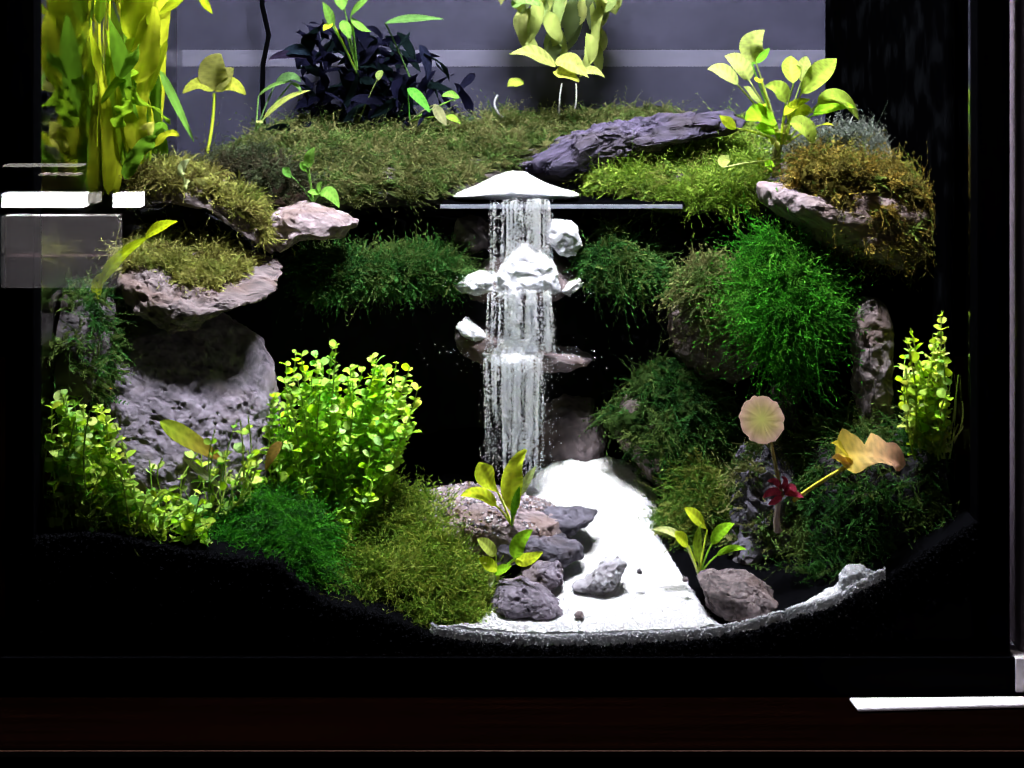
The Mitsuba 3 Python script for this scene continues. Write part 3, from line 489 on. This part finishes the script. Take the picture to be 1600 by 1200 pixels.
moss('moss_mat', 'yellow green moss on the upper left ledge', ['ledgeU'], 3800, 'yel', L=.004, inside=[(205, 300), (225, 250), (290, 250), (355, 275), (420, 325), (445, 370), (415, 372), (345, 312), (280, 290), (235, 300)], up=.1, seed=11, upbias=.3)
moss('moss_mat', 'yellow green moss on the lower left ledge above its pinkish rim', ['ledgeL'], 5500, 'yel', L=.0042, up=-.25, seed=12, upbias=.3, inside=[(180, 420), (190, 350), (290, 362), (360, 398), (400, 415), (360, 440), (300, 455), (260, 420), (210, 415)])
blob('fm', [(500, 880), (525, 845), (610, 832), (690, 845), (745, 868), (768, 905), (742, 938), (680, 955), (600, 952), (530, 930)], .05, .04, 47, tilt=.55)
moss('moss_mat', 'large cushion of green moss at the front left of the sand', ['fm'], 15000, 'fore', L=.0068, up=-.75, seed=13, upbias=.3)
blob('rm', [(1040, 800), (1060, 760), (1110, 742), (1145, 760), (1150, 820), (1120, 860), (1070, 860), (1045, 830)], .105, .02, 48, tilt=.6)
moss('moss_mat', 'soft green moss at the right rim of the sand behind the small plant', ['rm'], 3500, 'mid', L=.006, up=-.8, seed=14)
moss('moss_mat', 'sparse dark moss on the rock mass in the right corner', ['darkR'], 4200, 'green', L=.0075, up=-.6, seed=15, felt=False)
moss('moss_mat', 'dark green moss on the rock against the left glass', ['farleft'], 1700, 'green', L=.0055, up=-.2, seed=16, felt=False, gap=.47)
moss('moss_tuft', 'few moss threads on the grey rock below the red plant', ['greyR'], 700, 'olive', L=.006, up=.0, seed=20, felt=False, gap=.55)
blob('fg', [(335, 845), (380, 822), (440, 812), (490, 830), (508, 850), (490, 872), (420, 882), (345, 868)], .035, .022, 49, tilt=.5)
moss('moss_tuft', 'deep green feathery moss at the foot of the bright bush', ['fg'], 7000, [(.01, .06, .006), (.02, .13, .01), (.05, .22, .015), (.03, .1, .02)], L=.0095, up=-.6, seed=17, upbias=.8, curl=.6)
moss('moss_mat', 'pale wispy moss on the shelf in the back right corner', ['backR'], 3000, 'pale', L=.008, up=.25, seed=18, felt=False, upbias=1.2)

# ------------------------------------------------------------------ bushes of small round leaves
def bush(name, text, feet, tops, nst, npair, lsize, pal, seed, y0, y1, shown=250, bend=.01):
    """feet, tops: pixel polygons between which the stems run; y0..y1 their distances"""
    rng = np.random.default_rng(seed); o = plant(name, text, 'plant'); pf, pt = shapely.Polygon(feet), shapely.Polygon(tops)
    def pick(pg):
        while True:
            a, b, c, d = pg.bounds; q = (rng.uniform(a, c), rng.uniform(b, d))
            if shapely.contains_xy(pg, *q): return q
    leaves, stems = [], []
    for i in range(nst):
        t0 = pick(pt); y = rng.uniform(y0, y1); best = min((pick(pf) for _ in range(5)), key=lambda q: abs(q[0] - t0[0] * .75 - .25 * pf.centroid.x))
        a, b = P(*best, y), P(*t0, y + rng.normal(0, .006)); mid = (a + b) / 2 + rng.normal(0, bend, 3) * [.7, .4, .2]
        gcol = np.array(pal[rng.integers(len(pal))])
        stems.append(tube([a, mid, b], [.0005, .0003], gcol * [.8, .8, 1], 5, 8))
        L_ = np.linalg.norm(b - a); m = max(2, int(npair * L_ / .05))
        for j in range(m):
            t = (j + .6 + rng.uniform(-.2, .2)) / m; t = min(t, 1); q = (1 - t) ** 2 * a + 2 * t * (1 - t) * mid + t * t * b; tan = 2 * (1 - t) * (mid - a) + 2 * t * (b - mid); tan /= np.linalg.norm(tan)
            az = rng.uniform(0, np.pi) if j % 2 else rng.uniform(0, np.pi) + 1.5; h = np.array([np.cos(az), np.sin(az), 0])
            for sg in (-1, 1):
                dirn = sg * h + tan * rng.uniform(.1, .9) + rng.normal(0, .2, 3); dirn /= np.linalg.norm(dirn); s_ = lsize * rng.uniform(.5, 1.4) * (1.1 - .35 * abs(t - .6))
                e = q + dirn * s_; upv = np.array([0, -.25, 1]) + rng.normal(0, .35, 3)
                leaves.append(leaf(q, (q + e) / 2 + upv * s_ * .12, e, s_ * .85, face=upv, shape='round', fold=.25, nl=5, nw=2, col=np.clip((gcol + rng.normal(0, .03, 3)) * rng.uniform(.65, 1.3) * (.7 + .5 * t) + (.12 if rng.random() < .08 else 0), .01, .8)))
    for s_ in stems: add_stem(o, s_)
    cent = np.array([l[0].mean(0) for l in leaves]); order = np.lexsort((cent[:, 1] - .25 * cent[:, 2],))
    for i in order[:shown]: add_leaf(o, leaves[i])
    if len(order) > shown:
        v, f, c = join([leaves[i] for i in order[shown:]]); k = part(o, 'foliage', (inside_tank(v), f), 'mat_leaf', True, c); label(k, kind='stuff')
    return o
LIME = [(.32, .56, .04), (.42, .62, .08), (.22, .46, .03), (.30, .50, .05)]
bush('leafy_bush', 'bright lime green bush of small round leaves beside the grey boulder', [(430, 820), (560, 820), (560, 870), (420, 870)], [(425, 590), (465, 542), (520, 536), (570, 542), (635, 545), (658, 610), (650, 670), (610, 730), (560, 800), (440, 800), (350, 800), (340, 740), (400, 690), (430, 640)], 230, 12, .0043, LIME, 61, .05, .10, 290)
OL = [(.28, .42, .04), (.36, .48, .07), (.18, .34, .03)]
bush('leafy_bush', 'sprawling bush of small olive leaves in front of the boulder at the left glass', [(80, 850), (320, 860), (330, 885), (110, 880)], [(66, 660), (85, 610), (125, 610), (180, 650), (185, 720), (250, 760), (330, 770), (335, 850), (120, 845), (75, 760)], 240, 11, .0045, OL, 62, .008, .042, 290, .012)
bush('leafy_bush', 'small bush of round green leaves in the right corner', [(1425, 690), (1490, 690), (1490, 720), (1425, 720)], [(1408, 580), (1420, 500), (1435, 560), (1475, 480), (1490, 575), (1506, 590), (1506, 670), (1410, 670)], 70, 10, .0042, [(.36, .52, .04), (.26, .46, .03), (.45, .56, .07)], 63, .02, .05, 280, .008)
bush('sprig', 'thin sprig of tiny leaves rising in front of the grey boulder', [(200, 820), (400, 790), (400, 830), (200, 850)], [(180, 740), (230, 700), (300, 720), (335, 650), (345, 625), (395, 650), (410, 720), (350, 760), (250, 780)], 34, 4, .0044, OL, 64, .035, .05, 100)

# ------------------------------------------------------------------ plants with large leaves
YG, G, DG = (.58, .70, .03), (.27, .55, .02), (.13, .36, .02)
# small plant on the rock in the centre
o = plant('broad_leaf_plant', 'small bright plant with rounded leaves on the rock below the fall')
for a, b, c, w, kw in [((778, 770), (755, 745), (748, 722), 34, dict(col=YG, shape='obovate')), ((803, 800), (790, 740), (822, 702), 34, dict(col=YG, wav=.12)), ((775, 790), (750, 760), (720, 775), 22, dict(col=YG)), ((812, 775), (822, 750), (838, 728), 14, dict(col=(.5, .6, .2))), ((800, 810), (806, 780), (812, 760), 12, dict(col=DG))]:
    px_leaf(o, .055, a, b, c, w, .05, stem=(800, 822, .058), **kw)
o = plant('broad_leaf_plant', 'low plant with paired leaves at the left rim of the sand')
for a, b, c, w, kw in [((805, 872), (806, 845), (832, 828), 26, dict(col=G)), ((805, 875), (825, 880), (848, 862), 22, dict(col=YG)), ((775, 868), (760, 850), (745, 842), 22, dict(col=(.5, .58, .1))), ((778, 890), (760, 880), (748, 872), 22, dict(col=YG)), ((772, 895), (785, 890), (800, 884), 16, dict(col=G)), ((770, 900), (764, 908), (768, 918), 10, dict(col=(.5, .55, .3)))]:
    px_leaf(o, .033, a, b, c, w, .028, stem=(775, 905, .036), **kw)
o = plant('broad_leaf_plant', 'small bright plant with upright stalks at the right rim of the sand')
for a, b, c, w, kw in [((1105, 828), (1090, 810), (1070, 793), 22, dict(col=YG, shape='obovate')), ((1068, 845), (1050, 825), (1020, 827), 14, dict(col=(.55, .6, .2))), ((1075, 852), (1062, 840), (1055, 830), 22, dict(col=YG)), ((1112, 850), (1125, 825), (1148, 818), 20, dict(col=G)), ((1120, 868), (1140, 852), (1166, 858), 12, dict(col=G)), ((1092, 880), (1085, 845), (1095, 820), 14, dict(col=(.3, .46, .03)))]:
    px_leaf(o, .045, a, b, c, w, .04, stem=(1092, 900, .045), **kw)
# leafy plant on the plateau at the right
o = plant('broad_leaf_plant', 'large plant with arching pale green leaves on the right of the plateau')
W_ = (.48, .56, .14); M_ = (.36, .48, .06)
LV = [((1180, 95), (1165, 70), (1195, 47), 34, W_), ((1170, 125), (1160, 95), (1132, 88), 30, W_), ((1152, 132), (1130, 105), (1105, 108), 24, W_), ((1190, 165), (1165, 150), (1170, 135), 26, W_),
      ((1228, 160), (1220, 132), (1195, 135), 26, M_), ((1240, 130), (1232, 105), (1238, 88), 26, M_), ((1252, 128), (1255, 105), (1260, 88), 20, W_), ((1252, 145), (1290, 110), (1308, 92), 34, M_),
      ((1278, 162), (1315, 135), (1342, 188), 28, M_), ((1270, 180), (1300, 160), (1335, 168), 22, G), ((1212, 190), (1185, 175), (1165, 188), 36, G), ((1212, 200), (1200, 205), (1180, 200), 26, G),
      ((1232, 190), (1250, 165), (1270, 175), 24, YG), ((1234, 192), (1262, 195), (1272, 225), 32, M_), ((1268, 202), (1285, 192), (1302, 196), 10, YG), ((1150, 200), (1138, 195), (1124, 180), 18, YG),
      ((1225, 180), (1240, 160), (1266, 155), 14, YG), ((1225, 215), (1222, 203), (1212, 208), 22, (.4, .42, .08)), ((1215, 235), (1205, 225), (1212, 216), 20, (.4, .42, .1)), ((1130, 262), (1128, 250), (1138, 242), 16, W_),
      ((1190, 262), (1185, 255), (1185, 245), 14, YG), ((1202, 268), (1200, 258), (1204, 250), 16, G), ((1255, 262), (1248, 245), (1242, 238), 14, DG), ((1175, 100), (1190, 90), (1202, 75), 14, DG), ((1190, 130), (1182, 122), (1188, 124), 12, YG), ((1180, 172), (1186, 160), (1196, 166), 16, YG)]
for i, (a, b, c, w, col) in enumerate(LV):
    px_leaf(o, .155 + .012 * math.sin(i * 2.3), a, b, c, w * 1.18, .150 + .016 * math.sin(i * 1.7), stem=(1222 + 6 * math.sin(i), 225 + (25 if a[1] > 210 else 0), .16), col=col, fold=.3, wav=.03)
add_stem(o, tube([P(1215, 275, .165), P(1205, 245, .165), P(1228, 195, .158)], [.003, .002], (.2, .2, .06)), 'trunk')
# red lily
o = plant('lily_plant', 'red lily with one round ruffled leaf and one yellow leaf on stalks')
rt0 = np.random.default_rng(8)
c = P(1190, 655, .028); rim = []
for k in range(49):
    a = k * 2 * np.pi / 48; rr = (35 + .9 * math.sin(11 * a) + .8 * math.sin(17 * a + 1)) * S(.028)
    rim.append(c + np.array([math.cos(a) * rr, math.sin(a) * rr * .55 - .0008 - .00028 * math.sin(13 * a), math.sin(a) * rr * .95]))
rim = np.array(rim[:-1]); ring = c + (rim - c) * .55 + [0, -.001, 0]; v = np.vstack([[c], ring, rim]); n = 48; i = np.arange(n); j = (i + 1) % n
f = np.vstack([np.stack([i * 0, i + 1, j + 1], 1), np.stack([i + 1, i + 1 + n, j + 1 + n], 1), np.stack([i + 1, j + 1 + n, j + 1], 1)])
cc = np.vstack([[(.30, .30, .07)], np.tile((.27, .21, .08), (n, 1)), np.tile((.36, .23, .17), (n, 1))]) * rt0.uniform(.8, 1.2, (2 * n + 1, 1))
k = add_leaf(o, (v, f, cc)); label(k, 'round pinkish leaf with a ruffled rim')
add_stem(o, tube([P(1222, 775, .03), P(1212, 730, .03), P(1203, 684, .028)], .0009, (.35, .28, .08)))
add_stem(o, tube([P(1240, 782, .028), P(1275, 755, .022), P(1325, 728, .014)], .0011, (.5, .45, .03)))
YL = (.62, .50, .04)
k = add_leaf(o, leaf(P(1306, 716, .016), P(1355, 700, .010), P(1412, 730, .014), 72 * S(.010), face=(.1, -.62, .78), rag=.7, col=YL, tipcol=(.6, .3, .22), wav=.16, fold=.4, nl=22, nw=8)); label(k, 'large yellow leaf with a pinkish tip')
add_leaf(o, leaf(P(1330, 722, .014), P(1318, 698, .008), P(1298, 692, .006), 26 * S(.010), face=(0, -.5, .85), col=YL, wav=.1))
add_leaf(o, leaf(P(1335, 726, .014), P(1315, 715, .006), P(1298, 716, .006), 20 * S(.010), face=(0, -.5, .85), col=(.6, .36, .1), wav=.1))
RD = (.24, .025, .045)
for a, b, c_, w in [((1222, 765), (1215, 750), (1198, 752), 13), ((1222, 768), (1205, 765), (1192, 778), 14), ((1225, 768), (1238, 755), (1244, 770), 14), ((1225, 772), (1240, 768), (1256, 778), 12), ((1222, 772), (1212, 785), (1200, 788), 11), ((1224, 764), (1228, 750), (1222, 745), 12)]:
    k = px_leaf(o, .030, a, b, c_, w, .024, col=RD); label(k, 'small dark red leaf')
add_stem(o, tube([P(1215, 830, .036), P(1210, 800, .033), P(1222, 770, .03)], [.002, .001], (.35, .25, .22)))
# tall ribbons at the left
rt = np.random.default_rng(71)
o = plant('ribbon_plant', 'tall yellow green ribbon leaved plant filling the upper left corner')
RB = [(.36, .44, .012), (.28, .40, .012), (.18, .32, .012), (.44, .48, .02), (.10, .22, .012)]
for i in range(34):
    x0 = rt.uniform(120, 250); x1 = x0 + rt.normal(0, 36) + (x0 - 180) * .25; y = rt.uniform(.12, .24); top = rt.uniform(-80, 120) if i < 24 else rt.uniform(120, 220)
    x1 = np.clip(x1, 85, 262)
    m = leaf(P(x0, 305, y), P((x0 + x1) / 2 + rt.normal(0, 22), 160, y + rt.normal(0, .012)), P(x1, top, y + rt.normal(0, .02)), rt.uniform(16, 34) * S(y), face=(rt.normal(0, .5), -1, .25), shape='ribbon', fold=.1, wav=rt.uniform(.06, .22), nl=22, nw=4, col=RB[rt.integers(5)], rng=rt, twist=rt.normal(0, .8))
    add_leaf(o, m)
for i in range(46):
    x0, y0 = rt.uniform(72, 262), rt.uniform(-10, 280); a = rt.normal(0, .7); L_ = rt.uniform(40, 120); yy = rt.uniform(.10, .24); up_ = 1 if rt.random() < .75 else -.6
    x1 = np.clip(x0 + L_ * math.sin(a), 70, 285); add_leaf(o, leaf(P(x0, y0, yy), P((x0 + x1) / 2 + rt.normal(0, 14), y0 - up_ * L_ * .6, yy - .004), P(x1, y0 - up_ * L_ * math.cos(a), yy + rt.normal(0, .012)), rt.uniform(9, 30) * S(yy), face=(rt.normal(0, .7), -1, rt.normal(.2, .4)), shape=['lance', 'ribbon', 'ovate'][rt.integers(3)], fold=.15, wav=rt.uniform(.08, .3), nl=12, nw=4, col=np.array(RB[rt.integers(5)]) * rt.uniform(.6, 1.2), rng=rt, twist=rt.normal(0, .9)))
for a, b, c_, w, col in [((205, 60), (215, 0), (235, -60), 60, RB[0]), ((215, 130), (235, 70), (240, 10), 50, RB[3]), ((245, 25), (270, 5), (300, -8), 18, RB[0]), ((232, 145), (250, 90), (262, 60), 18, RB[0]), ((250, 110), (270, 150), (303, 222), 14, (.16, .34, .05)), ((310, -10), (322, 8), (332, 22), 12, RB[0]), ((225, 250), (200, 190), (225, 150), 36, RB[3]), ((240, 230), (262, 200), (280, 212), 18, RB[3]), ((230, 240), (222, 210), (240, 190), 30, (.6, .6, .1)), ((175, 130), (190, 90), (165, 45), 18, RB[1]), ((200, 240), (190, 180), (182, 130), 12, RB[3])]:
    px_leaf(o, .13, a, b, c_, w, .125, col=col, wav=.12, fold=.15, nl=14, rng=rt)
o = plant('parasol_leaf_plant', 'single drooping parasol shaped leaf on a tall yellow stalk')
yy = .21
add_stem(o, tube([P(322, 245, yy), P(334, 200, yy), P(335, 145, yy)], [.0011, .0009], (.5, .55, .03)))
for a, b, c_, w, col in [((335, 142), (310, 118), (286, 146), 26, (.32, .34, .04)), ((336, 142), (355, 118), (384, 148), 30, (.34, .36, .04)), ((335, 142), (330, 105), (345, 84), 50, (.26, .26, .06)), ((335, 142), (350, 120), (366, 106), 34, (.24, .24, .06))]:
    px_leaf(o, yy, a, b, c_, w, yy - .004, col=col, fold=.15)
o = plant('blade_plant', 'thin plant with long slender blades left of the dark plant')
for a, b, c_, w, col in [((412, 186), (440, 150), (485, 141), 12, (.42, .48, .1)), ((404, 150), (425, 128), (460, 127), 8, (.15, .28, .06)), ((455, 130), (468, 132), (470, 145), 7, (.14, .26, .06)), ((405, 190), (400, 188), (412, 192), 8, (.4, .42, .15)), ((430, 132), (455, 110), (470, 128), 18, (.08, .16, .05))]:
    px_leaf(o, .225, a, b, c_, w, .22, stem=(400, 205, .225), col=col)
# dark plant at the centre back
o = plant('dark_fern', 'dark blue black leafy plant at the back with a few green tips')
rd = np.random.default_rng(72)
for i in range(185):
    y0 = rd.uniform(60, 205); x0 = 568 + rd.normal(0, .52) * (55 + .5 * y0); a = rd.uniform(-3.1, 3.1); L_ = rd.uniform(25, 70); yy = rd.uniform(.27, .328)
    x1, y1 = x0 + L_ * math.sin(a), np.clip(y0 - L_ * math.cos(a), 35, 208); x1 = np.clip(x1, 465, 710)
    m = leaf(P(x0, y0, yy), P((x0 + x1) / 2 + rd.normal(0, 14), (y0 + y1) / 2 - 14, yy), P(x1, y1, yy + rd.normal(0, .012)), rd.uniform(9, 24) * S(yy), face=rd.normal(0, 1, 3) + [0, -.8, .3], shape='lance', col=np.array([(.004, .004, .011), (.006, .006, .014), (.004, .008, .008)][rd.integers(3)]), nl=6, nw=2, wav=.14, rng=rd)
    part(o, 'leaf', (m[0], m[1]), 'mat_moss', True, m[2])
for a, b, c_, w, col in [((440, 85), (465, 70), (490, 88), 22, (.012, .02, .03)), ((420, 92), (450, 80), (480, 92), 16, (.02, .014, .03)), ((655, 70), (672, 90), (668, 125), 16, (.012, .014, .03))]:
    px_leaf(o, .29, a, b, c_, w, .285, col=col)
LG = (.2, .42, .06)
for a, b, c_, w, col in [((520, 42), (515, 22), (504, 3), 16, LG), ((520, 35), (510, 42), (505, 48), 12, YG), ((535, 32), (540, 45), (547, 60), 18, LG), ((548, 24), (560, 8), (578, -4), 14, LG), ((550, 28), (560, 45), (580, 50), 13, LG), ((532, -15), (533, 0), (535, 16), 22, LG), ((602, 36), (640, 26), (693, 30), 16, (.12, .25, .06)), ((637, 138), (655, 150), (672, 176), 18, (.12, .4, .05)), ((718, 152), (705, 146), (690, 150), 16, LG), ((680, 163), (685, 180), (698, 196), 18, (.26, .26, .12)), ((695, 182), (708, 182), (720, 194), 12, (.3, .5, .05)), ((597, 110), (590, 118), (592, 126), 12, (.18, .24, .06))]:
    px_leaf(o, .262, a, b, c_, w, .256, col=col, stem=(560 if a[0] < 600 else 640, 120 if a[1] < 60 else 190, .275))
# tube at the back
tu = label('air_tube', 'thin dark air tube hanging down the back panel', 'tube')
put(tu, (lambda m: (m[0], m[1]))(tube([P(408, -60, .325), P(410, 10, .325), P(420, 55, .325), P(411, 100, .325), P(410, 140, .325), P(412, 200, .325)], .0016, (.01, .01, .01))), 'mat_black', True)
# pale plant hanging at the top
o = plant('floating_plant', 'pale yellow green plant hanging at the top of the back panel')
rp = np.random.default_rng(73); PY = (.42, .46, .12)
for a, b, c_, w, col in [((868, 105), (840, 75), (796, 84), 28, PY), ((868, 100), (885, 85), (920, 122), 34, (.46, .5, .12)), ((866, 112), (880, 110), (905, 128), 24, (.46, .48, .08)), ((905, 120), (925, 100), (945, 122), 16, PY), ((818, 130), (805, 125), (793, 136), 20, (.35, .42, .06)), ((800, 10), (815, -8), (845, 8), 26, (.24, .4, .1))]:
    px_leaf(o, .27, a, b, c_, w, .262, col=col, wav=.08)
for i in range(95):
    x, y0 = rp.uniform(795, 975), rp.uniform(-40, 118); yy = rp.uniform(.27, .315); L_ = rp.uniform(30, 80); x1 = x + rp.normal(0, 14)
    if abs(x - 885) > 90 - .25 * max(y0, 0): continue
    add_leaf(o, leaf(P(x, y0 - L_, yy), P(x + rp.normal(0, 10), y0 - L_ / 2, yy - .004), P(x1, y0, yy), rp.uniform(14, 30) * S(yy), face=(rp.normal(0, .4), -1, .3), shape='ovate', col=np.array([(.34, .40, .10), (.26, .34, .1), (.42, .45, .14), (.14, .18, .07)][rp.integers(4)]), nl=7, nw=2, wav=.1, rng=rp))
add_stem(o, tube([P(778, 148, .29), P(764, 166, .29), P(786, 183, .29)], .0007, (.5, .5, .5)), 'root')
add_stem(o, tube([P(878, 130, .29), P(873, 155, .29), P(874, 180, .29)], .0006, (.4, .4, .4)), 'root')
add_stem(o, tube([P(900, 130, .29), P(902, 155, .29), P(898, 170, .29)], .0006, (.4, .4, .35)), 'root')
# small plants at the left of the plateau
o = plant('sprout', 'small green sprout of upright leaf pairs on the left of the plateau')
for a, b, c_, w, col in [((482, 262), (482, 245), (492, 230), 18, LG), ((480, 268), (470, 258), (474, 252), 12, (.15, .36, .04)), ((500, 305), (515, 290), (530, 325), 22, LG), ((500, 302), (488, 300), (480, 300), 12, LG), ((455, 275), (446, 268), (442, 262), 18, (.1, .26, .04)), ((498, 300), (498, 290), (502, 284), 10, LG)]:
    px_leaf(o, .145, a, b, c_, w, .141, stem=(490, 318, .15), col=col)
o = plant('sprout', 'pale sprout of two small leaves on the upper left mossy ledge')
for a, b, c_, w, col in [((286, 275), (280, 262), (297, 248), 18, (.5, .58, .25)), ((290, 295), (285, 285), (298, 283), 16, (.48, .55, .22))]:
    px_leaf(o, .085, a, b, c_, w, .08, stem=(290, 300, .09), col=col)
o = plant('long_leaf_plant', 'long yellow green leaf reaching over the lower left ledge')
px_leaf(o, .045, (226, 372), (248, 352), (278, 346), 22, .04, col=(.44, .54, .01), stem=(160, 445, .05)); px_leaf(o, .047, (160, 440), (180, 400), (232, 370), 24, .044, col=(.34, .44, .01)); px_leaf(o, .06, (150, 470), (150, 440), (165, 425), 22, .055, col=(.3, .36, .02))
o = plant('long_leaf_plant', 'brownish green leaf lying slanted across the grey boulder')
px_leaf(o, .035, (250, 658), (300, 690), (352, 722), 30, .04, col=(.22, .32, .02), tipcol=(.2, .09, .02), shape='lance'); px_leaf(o, .04, (345, 760), (310, 735), (285, 715), 12, .036, col=(.35, .38, .2)); px_leaf(o, .05, (440, 690), (425, 705), (415, 735), 18, .048, col=(.16, .10, .02))
px_leaf(o, .05, (130, 607), (150, 602), (178, 608), 6, .05, col=(.5, .2, .03))
